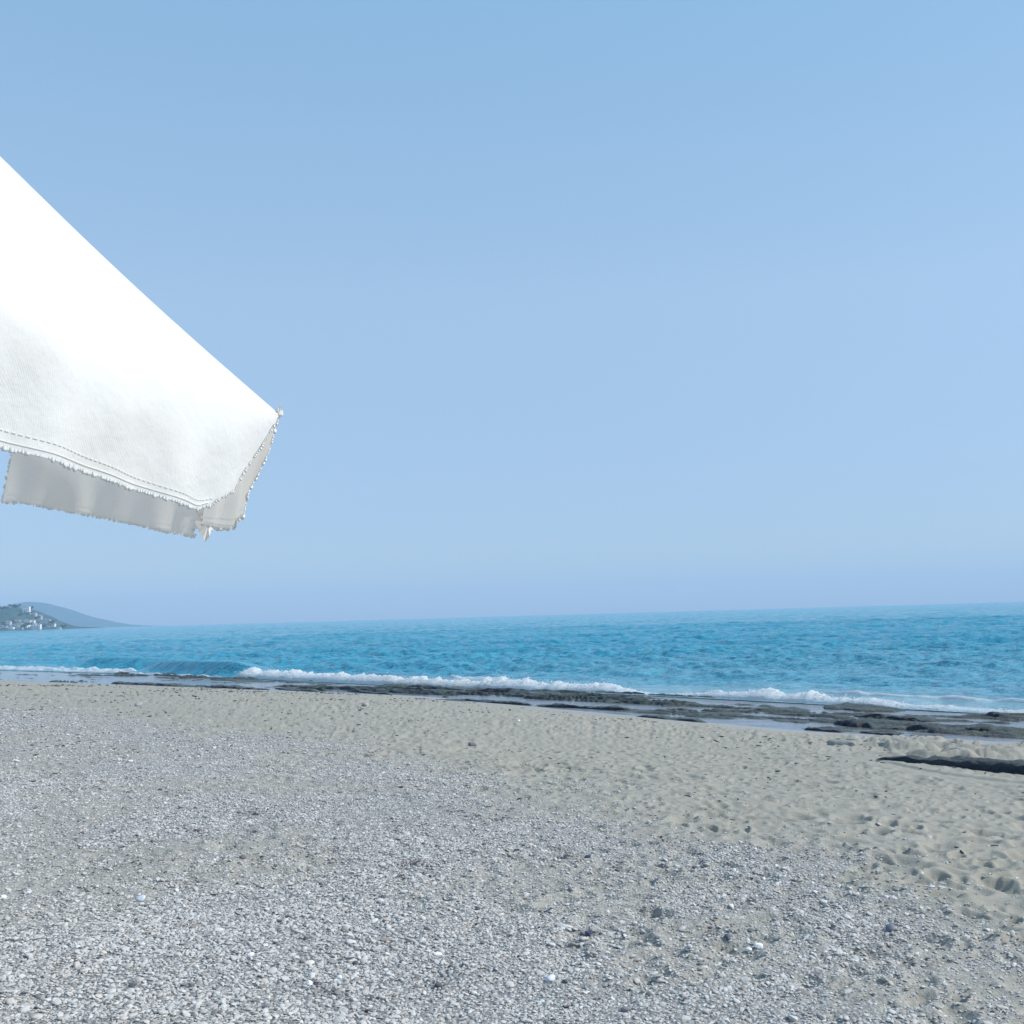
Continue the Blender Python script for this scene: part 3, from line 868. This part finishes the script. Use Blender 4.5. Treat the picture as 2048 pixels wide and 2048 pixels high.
def flap(k):
    o_ = OUTL.get(k, dict(hem=([0, .1, .9, 1], [.9, 1.03, 1.03, .9])))
    na, nb_ = 180, 26
    Ag, B = np.meshgrid(np.linspace(0, 1, na), np.linspace(0, 1, nb_), indexing='ij')
    lo = np.interp(B, *o_.get('lo', ([0, 1], [.0, .03]))); hi = np.interp(B, *o_.get('hi', ([0, 1], [.0, .03])))
    aa = lo + (1 - lo - hi) * Ag
    ah = aa if k != 7 else 1 - aa
    W = B * np.interp(ah, *o_['hem'])
    if k in (0,): W = W * (1 + .03 * (fbm(aa * 24, aa * 0, 3, 15) - .5) * B)
    pts = panel_point(k, aa.ravel(), 1 + W.ravel())
    ctr = (RIM[k] + RIM[(k + 1) % 8]) / 2 - PC; ctr /= np.linalg.norm(ctr)
    # hairline seam below the canopy's edge so the two cloths do not share a plane
    o = pobj("valance_flap", pts, grid_faces(na, nb_), M['fabric'])
    G = pts.reshape(na, nb_, 3)
    # frayed, whipped edge round the flap: little tufts side by side
    edge = [G[0, j] for j in range(2, nb_)] + [G[i, -1] for i in range(na)] + [G[-1, j] for j in range(nb_ - 1, 1, -1)]
    edge = np.array(edge); seg = np.linalg.norm(np.diff(edge, axis=0), axis=1); L_ = np.concatenate([[0], np.cumsum(seg)])
    step = .0062; rg = random.Random(k + 4)
    tv, tf = [], []
    d_ = 0.0; ti = 0
    while d_ < L_[-1]:
        p = np.array([np.interp(d_, L_, edge[:, c]) for c in range(3)])
        p2 = np.array([np.interp(min(d_ + .004, L_[-1]), L_, edge[:, c]) for c in range(3)])
        t = p2 - p; t /= (np.linalg.norm(t) + 1e-9)
        out = np.cross(t, ctr); out /= (np.linalg.norm(out) + 1e-9)
        mid = G[na // 2, nb_ // 2]
        if out @ (p - mid) < 0: out = -out
        rr = .0031 * rg.uniform(.5, 1.6)
        lean = t * rg.uniform(-.4, .9)
        c0 = p - out * .003; c1 = p + (out + lean * .5) * rr * rg.uniform(.8, 1.7)
        if rg.random() < .12: d_ += step * 1.5
        for q_, s_ in ((c0, 1.0), (c0 * .4 + c1 * .6, 1.1), (c1, .8)):
            for m_ in range(6):
                th = m_ * math.pi / 3
                tv.append(q_ + (math.cos(th) * t * .8 + math.sin(th) * ctr * .8) * rr * s_)
        b0 = ti * 18
        for l_ in (0, 6):
            for m_ in range(6):
                tf.append([b0 + l_ + m_, b0 + l_ + (m_ + 1) % 6, b0 + l_ + 6 + (m_ + 1) % 6, b0 + l_ + 6 + m_])
        tf.append([b0 + 12, b0 + 13, b0 + 14, b0 + 15]); tf.append([b0 + 15, b0 + 16, b0 + 17, b0 + 12])
        ti += 1; d_ += step * rg.uniform(.8, 1.25)
    pobj("frayed_edge", tv, tf, M['fringe'], o)
    # two stitched seams above the hem
    sv, sf = [], []; cnt = 0
    for inset in (.012, .030):
        row = []
        for i in range(na):
            ln_ = np.concatenate([[0], np.cumsum(np.linalg.norm(np.diff(G[i, ::-1], axis=0), axis=1))])
            row.append([np.interp(inset, ln_, G[i, ::-1, c]) for c in range(3)])
        row = np.array(row) + ctr * .0012
        for i in range(6, na - 6):
            if inset > .02 and i % 3 == 2: continue
            p, q_ = row[i], row[i + 1]
            up = pn * .0006
            for zz in (p - up, p + up, q_ + up, q_ - up): sv.append(zz)
            for zz in (p - up, p + up, q_ + up, q_ - up): sv.append(zz + ctr * .0009)
            b0 = cnt * 8
            sf += [[b0 + 4, b0 + 7, b0 + 6, b0 + 5], [b0, b0 + 1, b0 + 2, b0 + 3], [b0, b0 + 4, b0 + 5, b0 + 1], [b0 + 3, b0 + 2, b0 + 6, b0 + 7],
                   [b0 + 1, b0 + 5, b0 + 6, b0 + 2], [b0, b0 + 3, b0 + 7, b0 + 4]]
            cnt += 1
    pobj("seam", sv, sf, M['thread'], o, False)
for k in range(8): flap(k)

def tube(name, pts, rads, mat, parent=None, n_=10):
    pts = np.array(pts, float); vs, fs = [], []
    for i, p in enumerate(pts):
        t = pts[min(i + 1, len(pts) - 1)] - pts[max(i - 1, 0)]; t /= np.linalg.norm(t)
        a = np.cross(t, [0, 0, 1.0]) if abs(t[2]) < .95 else np.cross(t, [1.0, 0, 0]); a /= np.linalg.norm(a); b = np.cross(t, a)
        for j in range(n_):
            th = 2 * math.pi * j / n_; vs.append(p + (a * math.cos(th) + b * math.sin(th)) * rads[i])
    for i in range(len(pts) - 1):
        for j in range(n_):
            fs.append([i * n_ + j, i * n_ + (j + 1) % n_, (i + 1) * n_ + (j + 1) % n_, (i + 1) * n_ + j])
    c0 = len(vs); vs += [pts[0], pts[-1]]
    for j in range(n_):
        fs.append([c0, (j + 1) % n_, j, c0]); b0 = (len(pts) - 1) * n_; fs.append([c0 + 1, b0 + j, b0 + (j + 1) % n_, c0 + 1])
    me = bpy.data.meshes.new(name)
    me.from_pydata([tuple(v_ - foot) for v_ in np.array(vs)], [], [tuple(dict.fromkeys(f)) for f in fs])
    for f in me.polygons: f.use_smooth = True
    me.materials.append(mat)
    return link(bpy.data.objects.new(name, me), parent or root)
tube("pole", [foot - pn * .25, foot, PC, APEX - pn * .02], [.021, .021, .019, .019], M['wood'])
tube("finial", [APEX - pn * .02, APEX + pn * .01, APEX + pn * .04, APEX + pn * .07, APEX + pn * .09], [.03, .034, .02, .026, .006], M['wood'])
HUB = APEX - pn * .42
tube("hub", [HUB - pn * .04, HUB + pn * .04], [.034, .034], M['metal'])
for k in range(8):
    a0 = APEX - pn * .06; e_ = RIM[k] - pn * .012 + (APEX - RIM[k]) * .012
    rb_ = tube("rib", [a0 + (e_ - a0) * q_ - pn * (.008 * math.sin(math.pi * q_) + .011 * math.sin(math.pi * max(0, (q_ - .3) / .7))) for q_ in (0, .15, .3, .45, .6, .72, .84, .93, 1)], [.005] * 9, M['metal'])
    tube("strut", [HUB, a0 * .5 + e_ * .5 - pn * .026], [.004, .004], M['metal'], rb_)
# tuft at the rib tip and the torn rag at the next corner
c = RIM[0]
def rag(name, centre, pts, th, mat=M['fabric'], ctr=None):
    """small ragged cloth scrap from offsets along the image-independent right / up of its own plane"""
    a = np.array([1.0, 0, 0]); a -= ctr * (a @ ctr); a /= np.linalg.norm(a); b = pn
    vs = [centre + (a * x + b * y) * .85 + ctr * (.004 * ((i * 7) % 5 - 2)) for i, (x, y) in enumerate(pts)]
    m0 = centre + ctr * .004
    vs2 = vs + [m0]
    n_ = len(vs)
    me = bpy.data.meshes.new(name)
    me.from_pydata([tuple(v_ - foot) for v_ in vs2], [], [(i, (i + 1) % n_, n_) for i in range(n_)])
    me.materials.append(mat)
    o = link(bpy.data.objects.new(name, me), root)
    m = o.modifiers.new("thick", 'SOLIDIFY'); m.thickness = th; m.offset = 0
    return o
fc = np.array([.35, -.93, .1]); fc /= np.linalg.norm(fc)
rag("tip_tuft", c + np.array([-.004, 0, .002]), [(-.016, -.004), (-.010, .010), (-.004, .012), (.000, .030), (.004, .028), (.003, .014), (.010, .012), (.013, -.006), (0, -.014)], .002, ctr=fc)
co = RIM[1] - PC; co /= np.linalg.norm(co)
fs_ = np.array([.62, -.62, .48]); fs_ /= np.linalg.norm(fs_)
c2 = RIM[1] - pn * DROP * .90 + co * .012
rag("torn_scrap", c2, [(-.050, .040), (-.020, .034), (.010, .022), (.022, .020), (.018, .010), (.034, .004), (.016, -.008), (.012, -.040), (.004, -.058),
                       (-.008, -.050), (-.022, -.030), (-.034, -.022), (-.058, -.006), (-.030, -.002), (-.024, .014), (-.034, .026)], .002, ctr=fs_)

# ---------------------------------------------------------------- headland
def hill(name, prof, Y, dy, mat, seed, amp, minz, label):
    xs_p = [p[0] for p in prof]; zs = []; xw = []
    for px, py in prof:
        p = at_y(px, py, Y); xw.append(p[0]); zs.append(p[2] if False else p[2])
    nx, ny = 220, 50
    X, Yg = np.meshgrid(np.linspace(xw[0], xw[-1], nx), np.linspace(-1, 1, ny), indexing='ij')
    H = np.interp(X, xw, zs)
    prf = np.where(Yg < 0, np.exp(-(Yg / .48) ** 2), np.exp(-(Yg / .7) ** 2))
    nz = fbm(X / (dy * .25) + seed, Yg * 4, 5, seed)
    Z = (H + 3) * prf * (1 + amp * (nz - .5) * smooth(.02, .4, np.abs(Yg))) + amp * 14 * (fbm(X / (dy * .05), Yg * 16, 4, seed + 3) - .5) - 3 + minz * smooth(1, .75, np.abs(Yg))
    Z = np.where(np.abs(Yg) > .97, -6, Z)
    o = np_mesh(name, np.stack([X, Y + Yg * dy, Z], -1).reshape(-1, 3), grid_faces(nx, ny)[:, ::-1], mat)
    tag(o, label, None, None, "structure")
    return lambda x, y: float(np.interp(x, xw, zs)) , (X, Yg * dy + Y, Z)
FY, NY = 6000.0, 2200.0
hill("far_hill", [(-700, 1250), (-500, 1232), (-250, 1222), (-100, 1218), (0, 1214), (27, 1210), (44, 1205.5), (57, 1203.5), (80, 1205), (100, 1210), (125, 1217), (150, 1227),
     (180, 1238), (200, 1245), (220, 1251), (238, 1255), (250, 1258)], FY, 800, M['far'], 3, .25, 0, "pale blue hill fading in the haze behind the headland")
_, NH = hill("near_hill", [(-420, 1262), (-300, 1246), (-180, 1236), (-80, 1228), (0, 1223), (20, 1217), (40, 1218), (60, 1221), (80, 1231), (92, 1240), (105, 1249), (118, 1254), (150, 1257), (165, 1260)],
     NY, 190, M['near'], 9, .25, 2.0, "darker wooded headland carrying the white houses")
def near_z(x, y):
    Xg, Yg, Zg = NH
    i = np.argmin((Xg - x) ** 2 + (Yg - y) ** 2)
    return float(Zg.ravel()[i])

def box(vs, fs, x0, x1, y0, y1, z0, z1):
    b = len(vs)
    vs += [(x0, y0, z0), (x1, y0, z0), (x1, y1, z0), (x0, y1, z0), (x0, y0, z1), (x1, y0, z1), (x1, y1, z1), (x0, y1, z1)]
    fs += [(b, b + 3, b + 2, b + 1), (b + 4, b + 5, b + 6, b + 7), (b, b + 1, b + 5, b + 4), (b + 1, b + 2, b + 6, b + 5), (b + 2, b + 3, b + 7, b + 6), (b + 3, b, b + 4, b + 7)]
def boxobj(name, boxes, mat, parent=None):
    vs, fs = [], []
    for b in boxes: box(vs, fs, *b)
    me = bpy.data.meshes.new(name); me.from_pydata(vs, [], fs); me.materials.append(mat)
    return link(bpy.data.objects.new(name, me), parent)
def building(x0, x1, yt, yb, dY, mat, label, roof='flat'):
    Yb = NY + dY * 1.57
    a = at_y(x0, yb, Yb); b = at_y(x1, yb, Yb); t = at_y((x0 + x1) / 2, yt, Yb)
    cx = (a[0] + b[0]) / 2; w = abs(b[0] - a[0]); zb = a[2]; h = t[2] - zb; dp = max(8, w * .5)
    root = link(bpy.data.objects.new("seaside_building", None)); root.location = (cx, Yb, zb); root.rotation_euler = (0, 0, .02)
    tag(root, label, "building", "houses on the headland")
    boxobj("wall", [(-w / 2, w / 2, 0, dp, -8, h - .5)], M[mat], root)
    if roof == 'flat':
        boxobj("roof", [(-w / 2 - .3, w / 2 + .3, -.3, dp + .3, h - .5, h - .15), (-w * .2, w * .1, dp * .3, dp * .7, h - .15, h + 1.0)], M['slab'], root)
    else:
        vs = [(-w / 2 - .5, -.5, h - .5), (w / 2 + .5, -.5, h - .5), (w / 2 + .5, dp + .5, h - .5), (-w / 2 - .5, dp + .5, h - .5), (-w / 2 + 1, dp / 2, h + 1.6), (w / 2 - 1, dp / 2, h + 1.6)]
        me = bpy.data.meshes.new("roof"); me.from_pydata(vs, [], [(0, 1, 5, 4), (1, 2, 5), (2, 3, 4, 5), (3, 0, 4), (0, 3, 2, 1)]); me.materials.append(M['roof'])
        link(bpy.data.objects.new("roof", me), root)
    fl = max(1, int(h / 3.0)); nw = max(2, min(9, int(w / 3.4)))
    for f in range(fl):
        zc = (f + .55) * (h - .5) / fl
        for i in range(nw):
            xc = -w / 2 + (i + .5) * w / nw
            boxobj("window", [(xc - .6, xc + .6, -.06, .1, zc - .65, zc + .65)], M['glass'], root)
    boxobj("balcony", [(-w * .42, w * .42, -1.2, -.01, .45 * (h - .5) - .1, .45 * (h - .5) + .05)], M['slab'], root) if fl > 1 else None
BLD = [
 (44, 58, 1213, 1224, -22, 'white', "white block alone on top of the headland", 'flat'),
 (80, 98, 1239, 1251, -30, 'grey', "wide grey hotel block at the right end of the village", 'flat'),
 (63, 71, 1247, 1258, -75, 'white', "bright white house in front of the grey hotel, left of two", 'flat'),
 (73, 80, 1248, 1258, -75, 'white', "bright white narrow house in front of the grey hotel, right of two", 'flat'),
 (41, 60, 1240, 1248, -45, 'cream', "cream apartment row in the middle of the village", 'flat'),
 (20, 54, 1247.5, 1252, -62, 'white', "long low white terrace below the cream row", 'flat'),
 (11, 20, 1243, 1252, -66, 'cream', "squarish cream house left of the long terrace", 'tile'),
 (-4, 8, 1238, 1245, -45, 'cream', "cream house at the left edge above the others", 'tile'),
 (26, 39, 1241, 1247, -50, 'grey', "grey house above the long terrace", 'tile'),
 (32, 43, 1254, 1260, -85, 'cream', "small cream boathouse on the waterline", 'tile'),
 (-6, 12, 1252, 1259, -85, 'grey', "low grey house on the waterline at the left edge", 'flat'),
 (66, 71, 1226, 1235, -22, 'cream', "slim cream tower house halfway up the slope", 'flat'),
 (73, 82, 1231, 1236, -22, 'grey', "small grey house on the slope right of the tower house", 'tile'),
 (103, 109, 1247, 1252, -25, 'white', "small white house right of the grey hotel", 'tile'),
 (112, 121, 1255, 1259, -60, 'white', "low white house at the tip of the headland", 'flat'),
 (60, 68, 1240, 1246, -40, 'white', "small white house between cream row and grey hotel", 'flat'),
 (14, 26, 1253.5, 1259, -85, 'white', "low white house on the waterline right of the grey one", 'flat'),
]
for b in BLD: building(*b)

# crowns of leaves on the slope
rng = np.random.default_rng(21)
def make_tree():
    t = link(bpy.data.objects.new("tree", None))
    me = bpy.data.meshes.new("trunk"); vs, fs = [], []
    for i, (z, r_) in enumerate(((-1.5, .3), (1.2, .24), (2.8, .16), (4.2, .08))):
        for j in range(6):
            vs.append((r_ * math.cos(j * 1.047) + .06 * i, r_ * math.sin(j * 1.047), z))
    for i in range(3):
        for j in range(6): fs.append((i * 6 + j, i * 6 + (j + 1) % 6, (i + 1) * 6 + (j + 1) % 6, (i + 1) * 6 + j))
    me.from_pydata(vs, [], fs); me.materials.append(M['bark']); link(bpy.data.objects.new("trunk", me), t)
    cs = rng.normal(0, 1, (9, 3)) * [1.5, 1.5, .8] + [0, 0, 4.0]
    vs = []; 
    for c_ in cs:
        m = 130
        d = rng.normal(0, 1, (m, 3)); d /= np.linalg.norm(d, axis=1, keepdims=True)
        p = c_ + d * rng.uniform(.5, 1.25, (m, 1)) * [1, 1, .8]
        for q in p:
            a = rng.normal(0, .28, 3); b = rng.normal(0, .28, 3)
            vs += [q - a, q + b, q + a, q - b]
    cr = np_mesh("crown", vs, np.arange(len(vs)).reshape(-1, 4), M['leaf'], False, t)
    return t
TREES = [(24, 1217, 0, "dark tree at the left of the hilltop clump"), (29, 1217, 4, "dark tree in the middle of the hilltop clump"), (34, 1218, -3, "dark tree next to the white hilltop block"),
 (61, 1222, 0, "tree just right of the white hilltop block"), (4, 1223, 0, "tree on the ridge at the left edge"), (13, 1221, -6, "tree on the ridge between left edge and hilltop clump"),
 (7, 1251, -75, "green tree among the houses at the far left"), (57, 1254, -75, "tree left of the bright white house"), (48, 1258, -88, "tree on the waterline right of the boathouse"),
 (101, 1250, -28, "tree against the right side of the grey hotel"), (24, 1247, -58, "tree left of the grey house above the terrace"), (88, 1256, -60, "tree below the grey hotel"),
 (74, 1240, -35, "tree above the two bright white houses"), (40, 1236, -30, "tree on the slope above the cream row"), (55, 1232, -22, "tree halfway up the slope left of the tower house"),
 (16, 1235, -30, "tree halfway up the slope near the left edge"), (128, 1258, -55, "last tree at the tip of the headland")]
proto = None
for i, (px, py, dY, lb) in enumerate(TREES):
    if proto is None: proto = make_tree(); o = proto
    else:
        o = proto.copy(); sc.collection.objects.link(o)
        for ch in list(proto.children):
            c_ = ch.copy(); sc.collection.objects.link(c_); c_.parent = o
    p = at_y(px, py, NY + dY * 1.57)
    o.location = tuple(p); o.rotation_euler = (0, 0, i * 1.3)
    s_ = 1.1 + .7 * rng.random(); o.scale = (s_ * 1.15, s_, s_)
    tag(o, lb, "tree", "trees on the headland")

# ---------------------------------------------------------------- hazy air
vs, fs = [], []
box(vs, fs, -7600, 7600, -7600, 7600, -14, 200)
me = bpy.data.meshes.new("haze"); me.from_pydata(vs, [], fs)
hm = bpy.data.materials.new("haze_air"); hm.use_nodes = True
ht = hm.node_tree; ht.nodes.clear()
ho = ht.nodes.new("ShaderNodeOutputMaterial"); hv = ht.nodes.new("ShaderNodeVolumePrincipled")
hv.inputs['Color'].default_value = (.53, .675, .84, 1)
hv.inputs['Density'].default_value = 1.75e-4
ht.links.new(hv.outputs[0], ho.inputs['Volume'])
me.materials.append(hm)
haze = link(bpy.data.objects.new("haze", me))
tag(haze, "thin blue haze in the air over beach and sea", None, None, "stuff")
